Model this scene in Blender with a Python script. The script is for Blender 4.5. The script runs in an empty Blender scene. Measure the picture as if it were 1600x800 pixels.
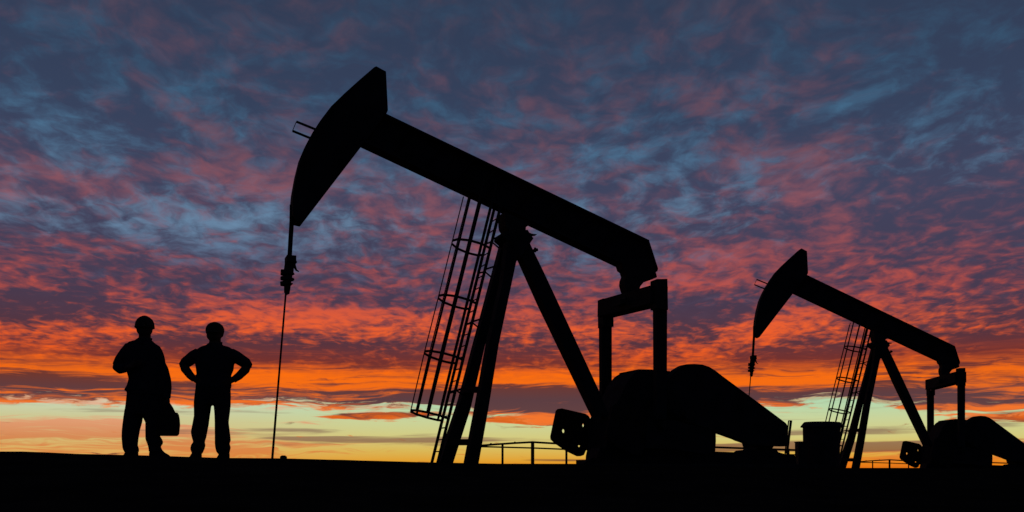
import bpy, math, random
from mathutils import Vector, Matrix, noise as mnoise
from mathutils.geometry import tessellate_polygon
random.seed(4)
C = bpy.context.scene.collection
R = math.radians

# ---------------------------------------------------------------- camera
F, HX, HY = 1500.0, 800.0, 731.0       # focal length in photo pixels, centre column, horizon row
cam = bpy.data.objects.new('camera', bpy.data.cameras.new('camera'))
C.objects.link(cam); bpy.context.scene.camera = cam
cam.location = (0, 0, 0); cam.rotation_euler = (R(90), 0, 0)
cam.data.sensor_width = 36; cam.data.lens = 36*F/1600
cam.data.shift_y = (HY-400)/1600
cam.data.clip_start = 0.1; cam.data.clip_end = 20000

vs = bpy.context.scene.view_settings
vs.view_transform = 'Standard'; vs.look = 'None'; vs.gamma = 1; vs.exposure = 0
bpy.context.scene.cycles.use_denoising = True

# ---------------------------------------------------------------- sky
world = bpy.data.worlds.new('World'); bpy.context.scene.world = world
world.use_nodes = True
NT = world.node_tree; NT.nodes.clear()

def s2l(c):
    return tuple((v/255/12.92 if v/255 <= .04045 else ((v/255+.055)/1.055)**2.4) for v in c) + (1,)
def azel(px, py):
    a = math.atan((px-HX)/F)
    return math.degrees(a), math.degrees(math.atan((HY-py)/F*math.cos(a)))

class N:                                # tiny expression wrapper over Math nodes
    def __init__(s, o): s.o = o
    def _m(a, op, b=None, c=None, clamp=False):
        n = NT.nodes.new('ShaderNodeMath'); n.operation = op; n.use_clamp = clamp
        for i, v in enumerate((a, b, c)):
            if v is None: continue
            if isinstance(v, N): NT.links.new(v.o, n.inputs[i])
            else: n.inputs[i].default_value = v
        return N(n.outputs[0])
    def __add__(a, b): return a._m('ADD', b)
    __radd__ = __add__
    def __sub__(a, b): return a._m('SUBTRACT', b)
    def __rsub__(a, b): return (a*-1)+b
    def __mul__(a, b): return a._m('MULTIPLY', b)
    __rmul__ = __mul__
    def __truediv__(a, b): return a._m('DIVIDE', b)
    def mx(a, b): return a._m('MAXIMUM', b)
    def mn(a, b): return a._m('MINIMUM', b)
    def pw(a, b): return a._m('POWER', b)
def smooth(x, lo, hi, a=0.0, b=1.0):
    n = NT.nodes.new('ShaderNodeMapRange'); n.interpolation_type = 'SMOOTHSTEP'
    NT.links.new(x.o, n.inputs['Value'])
    for k, v in (('From Min', lo), ('From Max', hi), ('To Min', a), ('To Max', b)):
        if isinstance(v, N): NT.links.new(v.o, n.inputs[k])
        else: n.inputs[k].default_value = v
    return N(n.outputs[0])
def vec(x, y, z=0.0):
    n = NT.nodes.new('ShaderNodeCombineXYZ')
    for i, v in enumerate((x, y, z)):
        if isinstance(v, N): NT.links.new(v.o, n.inputs[i])
        else: n.inputs[i].default_value = v
    return N(n.outputs[0])
def noise(v, scale, detail=5, rough=.55, dist=0.0, lac=2.0):
    n = NT.nodes.new('ShaderNodeTexNoise'); n.noise_dimensions = '3D'
    NT.links.new(v.o, n.inputs['Vector'])
    n.inputs['Scale'].default_value = scale; n.inputs['Detail'].default_value = detail
    n.inputs['Roughness'].default_value = rough; n.inputs['Distortion'].default_value = dist
    n.inputs['Lacunarity'].default_value = lac
    return N(n.outputs[0])
def ramp(f, stops, interp='LINEAR'):
    n = NT.nodes.new('ShaderNodeValToRGB'); n.color_ramp.interpolation = interp
    NT.links.new(f.o, n.inputs[0]); e = n.color_ramp.elements
    while len(e) > 1: e.remove(e[-1])
    for i, (p, c) in enumerate(stops):
        el = e[0] if i == 0 else e.new(p)
        el.position = p; el.color = s2l(c) if isinstance(c, tuple) else (c, c, c, 1)
    return N(n.outputs[0])
def mix(f, a, b):
    n = NT.nodes.new('ShaderNodeMix'); n.data_type = 'RGBA'
    if isinstance(f, N): NT.links.new(f.o, n.inputs[0])
    else: n.inputs[0].default_value = f
    for i, v in ((6, a), (7, b)):
        if isinstance(v, N): NT.links.new(v.o, n.inputs[i])
        else: n.inputs[i].default_value = s2l(v)
    return N(n.outputs[2])

tc = NT.nodes.new('ShaderNodeTexCoord')
sp = NT.nodes.new('ShaderNodeSeparateXYZ'); NT.links.new(tc.outputs['Generated'], sp.inputs[0])
X, Y, Z = (N(o) for o in sp.outputs)
AZ = X._m('ARCTAN2', Y)*(180/math.pi)
EL = (Z._m('ARCSINE')*(180/math.pi)).mx(0.0)
ZC = Z.mx(0.0)

def curve_az(pts, deg=40):             # value as a function of azimuth, points given as (photo column, value)
    f = smooth_lin(AZ, -deg, deg)
    vals = [v for _, v in pts]; lo, hi = min(vals), max(vals)
    r = ramp(f, [((math.degrees(math.atan((p-HX)/F))+deg)/(2*deg), (v-lo)/(hi-lo)) for p, v in pts], 'B_SPLINE' if False else 'EASE')
    sepn = NT.nodes.new('ShaderNodeSeparateColor'); NT.links.new(r.o, sepn.inputs[0])
    return N(sepn.outputs[0])*(hi-lo)+lo
def smooth_lin(x, lo, hi):
    n = NT.nodes.new('ShaderNodeMapRange'); NT.links.new(x.o, n.inputs['Value'])
    n.inputs['From Min'].default_value = lo; n.inputs['From Max'].default_value = hi
    return N(n.outputs[0])
def blobs(lst):                         # soft patches of cloud placed by direction: (column, row, half width, half height, amount[, tilt])
    tot = None
    for b in lst:
        px, py, rx, ry, amp = b[:5]; tilt = R(b[5]) if len(b) > 5 else 0
        a0, e0 = azel(px, py); k = 180/math.pi/F
        dx = (AZ-a0); dy = (EL-e0)
        if tilt:
            c, s = math.cos(tilt), math.sin(tilt)
            dx, dy = dx*c+dy*s, dy*c-dx*s
        q = (dx*(1/(rx*k))); q = q*q; w = (dy*(1/(ry*k))); w = w*w
        g = smooth(q+w, 0.0, 3.0, amp, 0.0)
        tot = g if tot is None else tot+g
    return tot

inv = 1.0/1.0
den = ZC+0.13
PX, PY = X/den, Y/den
P0 = vec(PX, PY*0.62, 0.0)
wn = NT.nodes.new('ShaderNodeTexNoise'); NT.links.new(P0.o, wn.inputs['Vector'])
wn.inputs['Scale'].default_value = 3.2; wn.inputs['Detail'].default_value = 1.5
ws = NT.nodes.new('ShaderNodeSeparateColor'); NT.links.new(wn.outputs['Color'], ws.inputs[0])
WX, WY = N(ws.outputs[0])-.5, N(ws.outputs[1])-.5
pn = NT.nodes.new('ShaderNodeTexNoise'); NT.links.new(vec(PX, PY*0.8, 9.0).o, pn.inputs['Vector'])
pn.inputs['Scale'].default_value = 13.0; pn.inputs['Detail'].default_value = 2
ps = NT.nodes.new('ShaderNodeSeparateColor'); NT.links.new(pn.outputs['Color'], ps.inputs[0])
VX, VY = N(ps.outputs[0])-.5, N(ps.outputs[1])-.5      # small puffs
PW = vec(PX+WX*.14+VX*.055, PY*0.78+WY*.14+VY*.055, 0.0)
PW2 = vec(PX+WX*.14+VX*.06+7.3, PY*0.78+WY*.16+VY*.06+3.1, 4.0)

n_fine = noise(PW, 22.0, 4, .52)
n_mid = noise(PW, 8.5, 4, .50)
n_big = noise(P0, 2.2, 2, .5)
n_gap = noise(PW2, 12.0, 5, .60)

lit_bias = blobs(LIT := [
    (420, 250, 110, 40, .07), (380, 280, 70, 26, .05), (60, 270, 90, 30, .06), (270, 310, 170, 26, .07), (270, 160, 70, 12, .10, -32),
    (100, 20, 90, 25, .03), (60, 130, 200, 60, -.06), (190, 200, 110, 50, -.05), (450, 140, 120, 60, -.06),
    (650, 130, 120, 60, -.05), (790, 250, 40, 30, .07), (850, 270, 60, 24, .04), (860, 180, 90, 22, .03),
    (1080, 30, 50, 25, .05), (1140, 150, 90, 22, .06), (1340, 80, 60, 16, .12, 8), (1150, 235, 60, 16, .09), (1270, 270, 70, 30, .09, 20),
    (1320, 220, 50, 20, .05, 20), (1500, 130, 130, 90, -.08), (1450, 20, 150, 50, -.05), (1450, 230, 60, 20, .03),
    (1300, 330, 120, 30, .04), (1530, 300, 90, 40, .02), (1150, 330, 60, 30, -.07), (1000, 220, 60, 26, -.05),
    (360, 350, 180, 40, -.09), (80, 340, 90, 18, -.05), (110, 400, 100, 40, .03), (190, 440, 110, 22, -.06), (600, 300, 120, 40, .05),
    (640, 340, 70, 30, .06), (400, 430, 90, 30, -.02), (230, 460, 80, 20, .03), (430, 490, 100, 20, .08), (560, 500, 130, 18, .10), (880, 480, 100, 30, .05),
    (960, 520, 60, 12, .08), (1090, 430, 70, 25, .10), (1130, 395, 60, 16, .05), (1100, 480, 80, 20, -.10), (1120, 535, 90, 16, .10, 8), (1240, 500, 90, 14, .08, 8),
    (1350, 400, 120, 30, .08), (1450, 440, 90, 25, .06, 10), (1560, 500, 60, 60, -.05), (1250, 560, 90, 16, -.12), (1540, 560, 60, 25, -.12), (1060, 530, 90, 18, -.06),
    (90, 520, 150, 16, .06), (60, 480, 80, 20, -.08), (300, 545, 110, 16, -.13), (600, 555, 160, 16, -.08), (850, 560, 70, 14, -.03)])
gap_bias = blobs([
    (380, 360, 130, 42, .15), (250, 350, 90, 25, .06), (110, 215, 60, 26, .12, -25), (40, 330, 60, 16, .10), (180, 90, 130, 30, .06, -25),
    (330, 150, 60, 40, .06), (600, 260, 80, 30, .06), (1000, 245, 80, 30, .12), (1172, 268, 14, 16, .16), (1165, 285, 50, 10, .08), (960, 190, 40, 16, .05),
    (1370, 145, 60, 10, .13, 15), (1530, 140, 30, 10, .10), (1160, 170, 60, 12, .10, 20), (1090, 330, 40, 20, .08), (850, 280, 40, 20, .06),
    (1450, 50, 60, 30, .04), (930, 410, 30, 14, .06), (500, 60, 60, 30, .03), (1460, 370, 200, 60, -.16), (1330, 330, 90, 40, -.06), (110, 430, 130, 40, -.06)])

nn = n_fine*.43+n_mid*.37+n_big*.20+lit_bias*.85+smooth(AZ, 10.0, 24.0)*smooth(EL, 6.0, 12.0)*-.035
lit = smooth(nn, .405, smooth(EL, 7.0, 18.0, .68, .76))
litc = lit.pw(1.15)
gap = smooth(n_gap+gap_bias, .42, .92)

T = EL*(1/40.0)                         # ramps run over 0..40 degrees
def er(py): return azel(800, py)[1]/40
SH = ramp(T, [(0, (96, 62, 60)), (er(650), (100, 66, 66)), (er(625), (92, 62, 66)), (er(600), (110, 56, 48)), (er(568), (116, 50, 46)),
              (er(540), (86, 52, 62)), (er(480), (72, 58, 78)), (er(400), (67, 64, 88)), (er(320), (64, 68, 94)), (er(200), (54, 66, 92)), (er(0), (48, 60, 84)), (1, (30, 42, 62))])
LI = ramp(T, [(0, (230, 110, 40)), (er(650), (244, 118, 46)), (er(610), (240, 108, 24)), (er(588), (255, 112, 14)), (er(560), (240, 94, 32)),
              (er(520), (238, 96, 46)), (er(470), (194, 82, 68)), (er(400), (158, 80, 84)), (er(320), (138, 84, 96)), (er(230), (116, 78, 92)), (er(120), (104, 76, 92)), (er(0), (84, 70, 86)), (1, (46, 46, 66))])
GA = ramp(T, [(0, (150, 130, 130)), (er(520), (110, 80, 100)), (er(450), (86, 96, 126)), (er(360), (106, 138, 168)), (er(260), (80, 118, 150)), (er(150), (58, 96, 126)), (er(0), (50, 76, 102)), (1, (34, 48, 70))])
cloud = mix(litc, SH, LI)
cloud = mix(gap*(1-litc*.55)*smooth(EL, 7.5, 12.0), cloud, GA)

# low horizontal streaks: the burning band, its dark belly, and the clear strip under the cloud deck
SV = vec(AZ*.06+WX*.6, EL*1.15+WY*1.2, 2.0)
s1 = noise(SV, 2.0, 7, .64, .3)
s3 = noise(vec(AZ*.30+WX, EL*1.5+WY*1.5, 5.0), 1.7, 6, .58, .5)
s5 = noise(vec(AZ*.12+WX*1.5, EL*2.6+WY*2, 15.0), 1.7, 6, .62, .3)
low_bias = blobs([(70, 592, 190, 8, -.20), (80, 606, 100, 6, -.06), (330, 607, 160, 4, -.10), (330, 622, 200, 9, -.04), (560, 600, 150, 5, -.05), (600, 622, 150, 8, -.10),
                  (830, 622, 130, 16, -.32), (700, 634, 100, 10, -.08), (560, 590, 250, 12, .13), (850, 590, 130, 11, .15), (150, 572, 220, 12, .10), (350, 592, 140, 11, .15), (560, 560, 200, 9, -.10), (1000, 560, 250, 10, -.08), (330, 560, 100, 9, -.06),
                  (1240, 594, 130, 12, .16), (1200, 612, 150, 6, -.16), (1240, 624, 120, 7, -.14), (1400, 612, 90, 14, -.16), (1490, 625, 80, 20, -.10), (1560, 590, 80, 10, .1), (1480, 600, 50, 8, .12),
                  (830, 653, 60, 6, .16), (600, 650, 60, 5, .12), (1170, 628, 40, 7, .1), (1500, 652, 60, 8, .12)])
lowlit = smooth(s1*.40+s3*.28+s5*.32+low_bias*.60+(s5-.5)*.4, .40, .62)
lowc = mix(lowlit, SH, LI)
cloud = mix(smooth(EL+(s1-.5)*3, 4.8, 7.0), lowc, cloud)

edge = curve_az([(-100, 627), (0, 630), (120, 632), (230, 632), (330, 634), (450, 633), (560, 642), (700, 640), (760, 652), (860, 662), (950, 660), (1150, 640), (1215, 638), (1290, 630), (1340, 633), (1420, 640), (1470, 648), (1540, 648), (1600, 646), (1700, 642)])
edge_el = (HY-edge)/F*(180/math.pi)*(1-AZ*AZ*.00013)
mk = smooth(EL-edge_el+(s3-.5)*1.9+(s5-.5)*1.5+(s1-.5)*1.2, -.16, .34)

CL = ramp(EL*(1/8.0), [(0, (228, 132, 22)), (.05, (226, 160, 48)), (.13, (218, 184, 88)), (.22, (212, 202, 126)), (.34, (202, 210, 152)), (.46, (182, 214, 172)), (1, (165, 205, 182))])
CL = mix(smooth(AZ, -6.0, -20.0, 0.0, .75), CL, ramp(EL*(1/8.0), [(0, (232, 150, 70)), (.2, (214, 178, 112)), (.35, (205, 196, 146)), (.48, (205, 214, 188)), (1, (190, 205, 190))]))
s4 = noise(vec(AZ*.065+(EL*.12), EL*1.45+AZ*.012+WY*1.3, 21.0), 2.3, 7, .62, .45)
salm = smooth(s4+blobs([(60, 668, 180, 12, .12), (150, 700, 140, 8, .06), (60, 638, 160, 6, -.16), (330, 646, 150, 8, -.18), (330, 664, 120, 6, -.06), (220, 690, 100, 6, -.03), (380, 692, 90, 10, .13), (520, 697, 160, 11, .11), (620, 705, 100, 6, .05),
                        (700, 650, 60, 16, -.2), (800, 690, 300, 28, -.25), (1170, 680, 200, 26, -.25), (1400, 655, 260, 24, -.28), (1390, 705, 200, 14, .10), (700, 712, 200, 5, -.1)]), .44, .62)
clear = mix(salm*.78, CL, ramp(EL*(1/8.0), [(0, (226, 120, 40)), (.2, (214, 118, 70)), (.35, (232, 146, 110)), (.6, (235, 190, 160)), (1, (230, 190, 170))]))
grey = smooth(noise(vec(AZ*.05+11, EL*1.1, 33.0), 1.6, 5, .55, .2)+blobs([(200, 672, 90, 5, .06), (380, 676, 120, 7, .12), (600, 686, 130, 4, .16), (650, 676, 60, 4, .1), (1400, 672, 50, 5, .10), (1380, 698, 240, 7, .34), (1580, 655, 40, 10, .15), (850, 668, 60, 3, .1), (880, 718, 60, 2.5, .2), (350, 642, 90, 3, .1)]), .60, .74)
clear = mix(grey*.8, clear, ramp(EL*(1/8.0), [(0, (120, 70, 40)), (.18, (132, 84, 72)), (.35, (150, 132, 104)), (.6, (160, 170, 150)), (1, (150, 160, 150))]))
isl = smooth(s3*.5+s5*.5+blobs([(580, 650, 70, 4, .20), (545, 652, 40, 3, .08), (650, 646, 60, 3.5, .2), (820, 655, 60, 6, .30), (870, 662, 40, 4, .2), (1600, 652, 70, 6, .2), (300, 640, 60, 3, .1), (60, 640, 60, 3, .05)]), .58, .70)
clear = mix(isl, clear, ramp(s1, [(0, (90, 60, 60)), (.42, (120, 66, 52)), (.55, (216, 96, 30)), (1, (250, 140, 50))]))
glow = smooth(EL, 1.0, 0.0)*smooth(AZ, 14.0, 20.0)
clear = mix(glow*.7, clear, (236, 120, 12))
rim = smooth(mk, .02, .5)*smooth(mk, 1.0, .5)
cloud = mix(rim*.55, cloud, (250, 150, 80))
sky = mix(mk, clear, cloud)

# round the compass the afterglow dies away into plain dusk
front = smooth(Y, -.25, .70)
dusk = ramp(T, [(0, (58, 54, 72)), (.25, (46, 54, 78)), (1, (30, 40, 60))])
sky = mix(front, dusk, sky)
sky = mix(smooth(Z, -.02, 0.0), (14, 12, 14), sky)
bg = NT.nodes.new('ShaderNodeBackground'); NT.links.new(sky.o, bg.inputs[0]); bg.inputs[1].default_value = 1.0
ow = NT.nodes.new('ShaderNodeOutputWorld'); NT.links.new(bg.outputs[0], ow.inputs[0])
world.cycles.sampling_method = 'MANUAL'; world.cycles.sample_map_resolution = 512

# the sun has just gone under the horizon behind the wells: only a trace of direct light is left
sl = bpy.data.lights.new('sun', 'SUN'); sl.energy = 0.02; sl.angle = R(3); sl.color = (1, .6, .35)
sun = bpy.data.objects.new('sun', sl); C.objects.link(sun)
sun.rotation_euler = Vector((.15, -1, -.04)).to_track_quat('-Z', 'Y').to_euler()

# ---------------------------------------------------------------- materials
def mat(name, base, rough=.8, spec=.15, metal=0.0, var=.35, scale=6, bump=.15):
    m = bpy.data.materials.new(name); m.use_nodes = True; nt = m.node_tree
    b = nt.nodes['Principled BSDF']
    tcn = nt.nodes.new('ShaderNodeTexCoord')
    no = nt.nodes.new('ShaderNodeTexNoise'); no.inputs['Scale'].default_value = scale; no.inputs['Detail'].default_value = 6
    nt.links.new(tcn.outputs['Object'], no.inputs['Vector'])
    cr = nt.nodes.new('ShaderNodeValToRGB')
    cr.color_ramp.elements[0].color = tuple(v*(1-var) for v in base)+(1,)
    cr.color_ramp.elements[1].color = tuple(v*(1+var) for v in base)+(1,)
    cr.color_ramp.elements[0].position = .3; cr.color_ramp.elements[1].position = .7
    nt.links.new(no.outputs[0], cr.inputs[0]); nt.links.new(cr.outputs[0], b.inputs['Base Color'])
    bp = nt.nodes.new('ShaderNodeBump'); bp.inputs['Strength'].default_value = bump; bp.inputs['Distance'].default_value = .02
    nt.links.new(no.outputs[0], bp.inputs['Height']); nt.links.new(bp.outputs[0], b.inputs['Normal'])
    b.inputs['Roughness'].default_value = rough; b.inputs['Specular IOR Level'].default_value = spec
    b.inputs['Metallic'].default_value = metal
    return m
M = dict(
    soil=mat('dark_soil', (.018, .014, .011), 1, 0, scale=1.5, bump=.5),
    paint=mat('black_steel_paint', (.016, .016, .018), .85, .06, scale=3),
    steel=mat('weathered_steel', (.022, .02, .018), .85, .08, scale=8),
    weight=mat('cast_iron', (.018, .015, .013), .9, .05, scale=5),
    cable=mat('greased_cable', (.012, .012, .012), .9, .05, scale=40),
    concrete=mat('oily_concrete', (.03, .028, .026), 1, 0, scale=4),
    plastic=mat('dark_tank_paint', (.02, .02, .022), .9, .05, scale=4),
    stone=mat('field_stone', (.03, .027, .024), 1, 0, scale=14),
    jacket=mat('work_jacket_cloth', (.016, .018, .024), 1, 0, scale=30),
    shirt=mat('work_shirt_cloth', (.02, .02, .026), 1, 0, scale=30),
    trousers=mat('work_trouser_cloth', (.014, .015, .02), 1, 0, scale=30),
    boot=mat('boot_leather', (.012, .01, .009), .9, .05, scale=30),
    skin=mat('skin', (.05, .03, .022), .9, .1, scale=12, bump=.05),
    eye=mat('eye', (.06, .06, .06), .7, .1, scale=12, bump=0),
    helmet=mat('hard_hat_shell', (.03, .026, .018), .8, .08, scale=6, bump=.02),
    bag=mat('bag_canvas', (.015, .014, .013), 1, 0, scale=40))

# ---------------------------------------------------------------- mesh helpers
class MB:
    def __init__(s): s.v = []; s.f = []
    def add(s, vs_, fs_):
        o = len(s.v); s.v += [tuple(p) for p in vs_]; s.f += [tuple(i+o for i in f) for f in fs_]; return s
    def box(s, a, b):
        (x0, y0, z0), (x1, y1, z1) = a, b
        return s.add([(x0, y0, z0), (x1, y0, z0), (x1, y1, z0), (x0, y1, z0), (x0, y0, z1), (x1, y0, z1), (x1, y1, z1), (x0, y1, z1)],
                     [(3, 2, 1, 0), (4, 5, 6, 7), (0, 1, 5, 4), (1, 2, 6, 5), (2, 3, 7, 6), (3, 0, 4, 7)])
    def bar(s, p, q, a, b, up=(0, 1, 0)):          # rectangular bar, a across (side), b along up
        p, q = Vector(p), Vector(q); d = (q-p).normalized(); up = Vector(up)
        side = d.cross(up).normalized(); u = side.cross(d).normalized()
        vs_ = [c+side*i*a/2+u*j*b/2 for c in (p, q) for i, j in ((-1, -1), (1, -1), (1, 1), (-1, 1))]
        return s.add(vs_, [(3, 2, 1, 0), (4, 5, 6, 7), (0, 1, 5, 4), (1, 2, 6, 5), (2, 3, 7, 6), (3, 0, 4, 7)])
    def tube(s, pts, r, n=8, caps=True, flat=1.0):
        pts = [Vector(p) for p in pts]; rs = r if isinstance(r, (list, tuple)) else [r]*len(pts)
        o = len(s.v); ref = None
        for i, p in enumerate(pts):
            d = (pts[min(i+1, len(pts)-1)]-pts[max(i-1, 0)]).normalized()
            if ref is None: ref = d.orthogonal().normalized()
            a = (ref-d*ref.dot(d)).normalized(); ref = a; b = d.cross(a)
            for k in range(n):
                t = 2*math.pi*k/n; s.v.append(tuple(p+a*rs[i]*math.cos(t)+b*rs[i]*flat*math.sin(t)))
        for i in range(len(pts)-1):
            for k in range(n):
                a0 = o+i*n+k; a1 = o+i*n+(k+1) % n; s.f.append((a0, a1, a1+n, a0+n))
        if caps:
            s.f.append(tuple(o+k for k in reversed(range(n)))); e = o+(len(pts)-1)*n; s.f.append(tuple(e+k for k in range(n)))
        return s
    def prism(s, loops, y0, y1):                   # loops: outer polygon then holes, each [(x, z)]; extruded along local y
        o = len(s.v); allp = [p for L in loops for p in L]; n = len(allp)
        for y in (y0, y1):
            for i, p in enumerate(allp): s.v.append((p[0], y, p[1]))
        tris = tessellate_polygon([[Vector((p[0], p[1], 0)) for p in L] for L in loops])
        for t in tris:
            s.f.append(tuple(o+i for i in t)); s.f.append(tuple(o+n+i for i in reversed(t)))
        k = 0
        for L in loops:
            m = len(L)
            for i in range(m):
                a, b = o+k+i, o+k+(i+1) % m; s.f.append((a, b, b+n, a+n))
            k += m
        return s
    def loft(s, slices, n=20, pw=2.0, caps=True):  # slices: (z, x0, x1, depth half, y centre)
        o = len(s.v)
        for z, x0, x1, dy, yc in slices:
            cx, rx = (x0+x1)/2, (x1-x0)/2
            for k in range(n):
                t = 2*math.pi*k/n; c, q = math.cos(t), math.sin(t)
                s.v.append((cx+rx*math.copysign(abs(c)**(2/pw), c), yc+dy*math.copysign(abs(q)**(2/pw), q), z))
        for i in range(len(slices)-1):
            for k in range(n):
                a0 = o+i*n+k; a1 = o+i*n+(k+1) % n; s.f.append((a0, a1, a1+n, a0+n))
        if caps:
            s.f.append(tuple(o+k for k in reversed(range(n)))); e = o+(len(slices)-1)*n; s.f.append(tuple(e+k for k in range(n)))
        return s
    def ball(s, c, r, nu=14, nv=10):
        rx, ry, rz = r if isinstance(r, (tuple, list)) else (r, r, r)
        return s.loft([(c[2]+rz*math.sin(math.pi*(i/nv-.5)), c[0]-rx*max(.02, math.cos(math.pi*(i/nv-.5))), c[0]+rx*max(.02, math.cos(math.pi*(i/nv-.5))),
                        ry*max(.02, math.cos(math.pi*(i/nv-.5))), c[1]) for i in range(nv+1)], nu)
    def build(s, name, m, parent=None, smooth_=False, voxel=None, bevel=0):
        me = bpy.data.meshes.new(name); me.from_pydata(s.v, [], s.f); me.validate(); me.update()
        import bmesh
        bm = bmesh.new(); bm.from_mesh(me); bmesh.ops.recalc_face_normals(bm, faces=bm.faces); bm.to_mesh(me); bm.free()
        me.materials.append(M[m]); o = bpy.data.objects.new(name, me); C.objects.link(o)
        if voxel:
            md = o.modifiers.new('r', 'REMESH'); md.mode = 'VOXEL'; md.voxel_size = voxel; md.use_smooth_shade = True
            sm = o.modifiers.new('s', 'SMOOTH'); sm.factor = .6; sm.iterations = 1
            dg = bpy.context.evaluated_depsgraph_get(); me2 = bpy.data.meshes.new_from_object(o.evaluated_get(dg))
            o.modifiers.clear(); o.data = me2
            if not me2.materials: me2.materials.append(M[m])
        elif bevel:
            b = o.modifiers.new('bevel', 'BEVEL'); b.width = bevel; b.segments = 2; b.limit_method = 'ANGLE'
        if smooth_ and not voxel:
            for p in o.data.polygons: p.use_smooth = True
        if parent: o.parent = parent
        return o
def thing(name, label, cat, loc=(0, 0, 0), rz=0, group=None):
    o = bpy.data.objects.new(name, None); C.objects.link(o); o.location = loc; o.rotation_euler = (0, 0, rz)
    o.empty_display_size = .3
    return tag(o, label, cat, group)
def tag(o, label, cat, group=None):
    o['label'] = label; o['category'] = cat
    if group: o['group'] = group
    return o

# ---------------------------------------------------------------- ground: one sheet, a low rise on the left under the workers
def interp(pts, x):
    if x <= pts[0][0]: return pts[0][1]
    for (a, va), (b, vb) in zip(pts, pts[1:]):
        if x <= b: return va+(vb-va)*(x-a)/(b-a)
    return pts[-1][1]
def sst(a, b, x):
    t = min(1, max(0, (x-a)/(b-a))); return t*t*(3-2*t)
CREST = [(-700, 716), (-200, 709), (0, 706), (40, 706), (120, 709.5), (230, 712), (350, 715.5), (440, 716.5), (560, 719.5), (650, 722), (750, 724), (910, 726.8), (1100, 729), (1240, 731), (1350, 732), (1600, 733), (2200, 733)]
def ground_z(x, y):
    yy = max(y, 1.5); px = HX+F*x/yy
    e = (HY-interp(CREST, px))/F
    yc = interp([(-400, 12.8), (500, 12.8), (660, 19), (1200, 19), (1400, 26)], px)
    top = e*yc
    bumps = .012*mnoise.noise(Vector((x*.9, y*.9, 0)))+.006*mnoise.noise(Vector((x*4, y*4, 3)))
    if y < yc:
        g = sst(2.0, yc, y); z = -.36+(top+.36)*g + bumps*(1-g*.85)*2
    else:
        z = top+(-.06-top)*sst(yc*1.3, yc*7, y)+bumps*.12*min(1, 20/y)
    return z if y > 0 else -.36+bumps*2
az_list = []
a = -180.0
while a < 180: az_list.append(a); a += .5 if abs(a) < 36 else 6
radii = [.3*1.045**i for i in range(240)]
gv = [(0, 0, ground_z(0, 0))]; gf = []
na = len(az_list)
for r in radii:
    for a in az_list:
        x, y = r*math.sin(R(a)), r*math.cos(R(a)); gv.append((x, y, ground_z(x, y)))
for k in range(na): gf.append((0, 1+(k+1) % na, 1+k))
for i in range(len(radii)-1):
    for k in range(na):
        p = 1+i*na+k; q = 1+i*na+(k+1) % na; gf.append((p, q, q+na, p+na))
gm = MB().add(gv, gf).build('ground', 'soil', smooth_=True); gm['kind'] = 'structure'

# ---------------------------------------------------------------- pumpjack
class Frame:
    """a well's own frame: local x runs head to tail, local -y is the side nearer the road"""
    def __init__(s, name, label, depth, px, k, ox, oy, yaw, group):
        s.phi = yaw; s.O = Vector(((px-HX)/F*depth, depth)); s.z0 = ground_z(s.O.x, s.O.y)
        s.L = Vector((math.cos(yaw), math.sin(yaw))); s.W = Vector((math.sin(yaw), -math.cos(yaw)))
        s.k, s.ox, s.oy = k, ox, oy             # photo position of this well's drawing relative to the first
        s.root = thing(name, label, 'pumpjack', (s.O.x, s.O.y, s.z0), yaw, group)
    def pt(s, px, py, w=0.0):                    # where a sight line meets the plane w metres towards the road
        qx, qy = s.ox+s.k*px, s.oy+s.k*py; u = (qx-HX)/F
        A = s.O+s.W*w
        t = (u*A.y-A.x)/(s.L.x-u*s.L.y)
        g = A+s.L*t
        return Vector((t, -w, (HY-qy)/F*g.y-s.z0))
    def proj(s, p):
        g = s.O+s.L*p[0]-s.W*p[1]*1.0
        return ((HX+F*g.x/g.y-s.ox)/s.k, (HY-F*(p[2]+s.z0)/g.y-s.oy)/s.k)
    def outline(s, poly, w, t):                  # profile whose slab of half thickness t at w shows this outline
        n = len(poly); area = sum(poly[i][0]*poly[(i+1) % n][1]-poly[(i+1) % n][0]*poly[i][1] for i in range(n))
        sg = 1 if area > 0 else -1; out = []
        def edge(a, b, J):
            ex, ey = b[0]-a[0], b[1]-a[1]; l = math.hypot(ex, ey); nx, ny = ey*sg/l, -ex*sg/l
            return nx, ny, nx*a[0]+ny*a[1]-abs(J[0]*nx+J[1]*ny)*t
        for i, (x, y) in enumerate(poly):
            p = s.pt(x, y, w); q = s.proj((p.x, p.y-.1, p.z)); J = ((q[0]-x)*10, (q[1]-y)*10)
            n1, m1, c1 = edge(poly[i-1], poly[i], J); n2, m2, c2 = edge(poly[i], poly[(i+1) % n], J)
            det = n1*m2-n2*m1
            if abs(det) < .25:
                nx, ny = n1+n2, m1+m2; l = math.hypot(nx, ny); nx, ny = nx/l, ny/l; h = abs(J[0]*nx+J[1]*ny)*t; X_, Y_ = x-nx*h, y-ny*h
            else: X_, Y_ = (c1*m2-c2*m1)/det, (n1*c2-n2*c1)/det
            p = s.pt(X_, Y_, w); out.append((p.x, p.z))
        return out
    def slab(s, mb, poly, w, t, holes=()):
        hs = [[(lambda p: (p.x, p.z))(s.pt(x, y, w)) for x, y in h] for h in holes]
        return mb.prism([s.outline(poly, w, t)]+hs, -w-t, -w+t)
def arc(cx, cy, rx, ry, a0, a1, n):
    return [(cx+rx*math.cos(R(a0+(a1-a0)*i/n)), cy+ry*math.sin(R(a0+(a1-a0)*i/n))) for i in range(n+1)]

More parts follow.
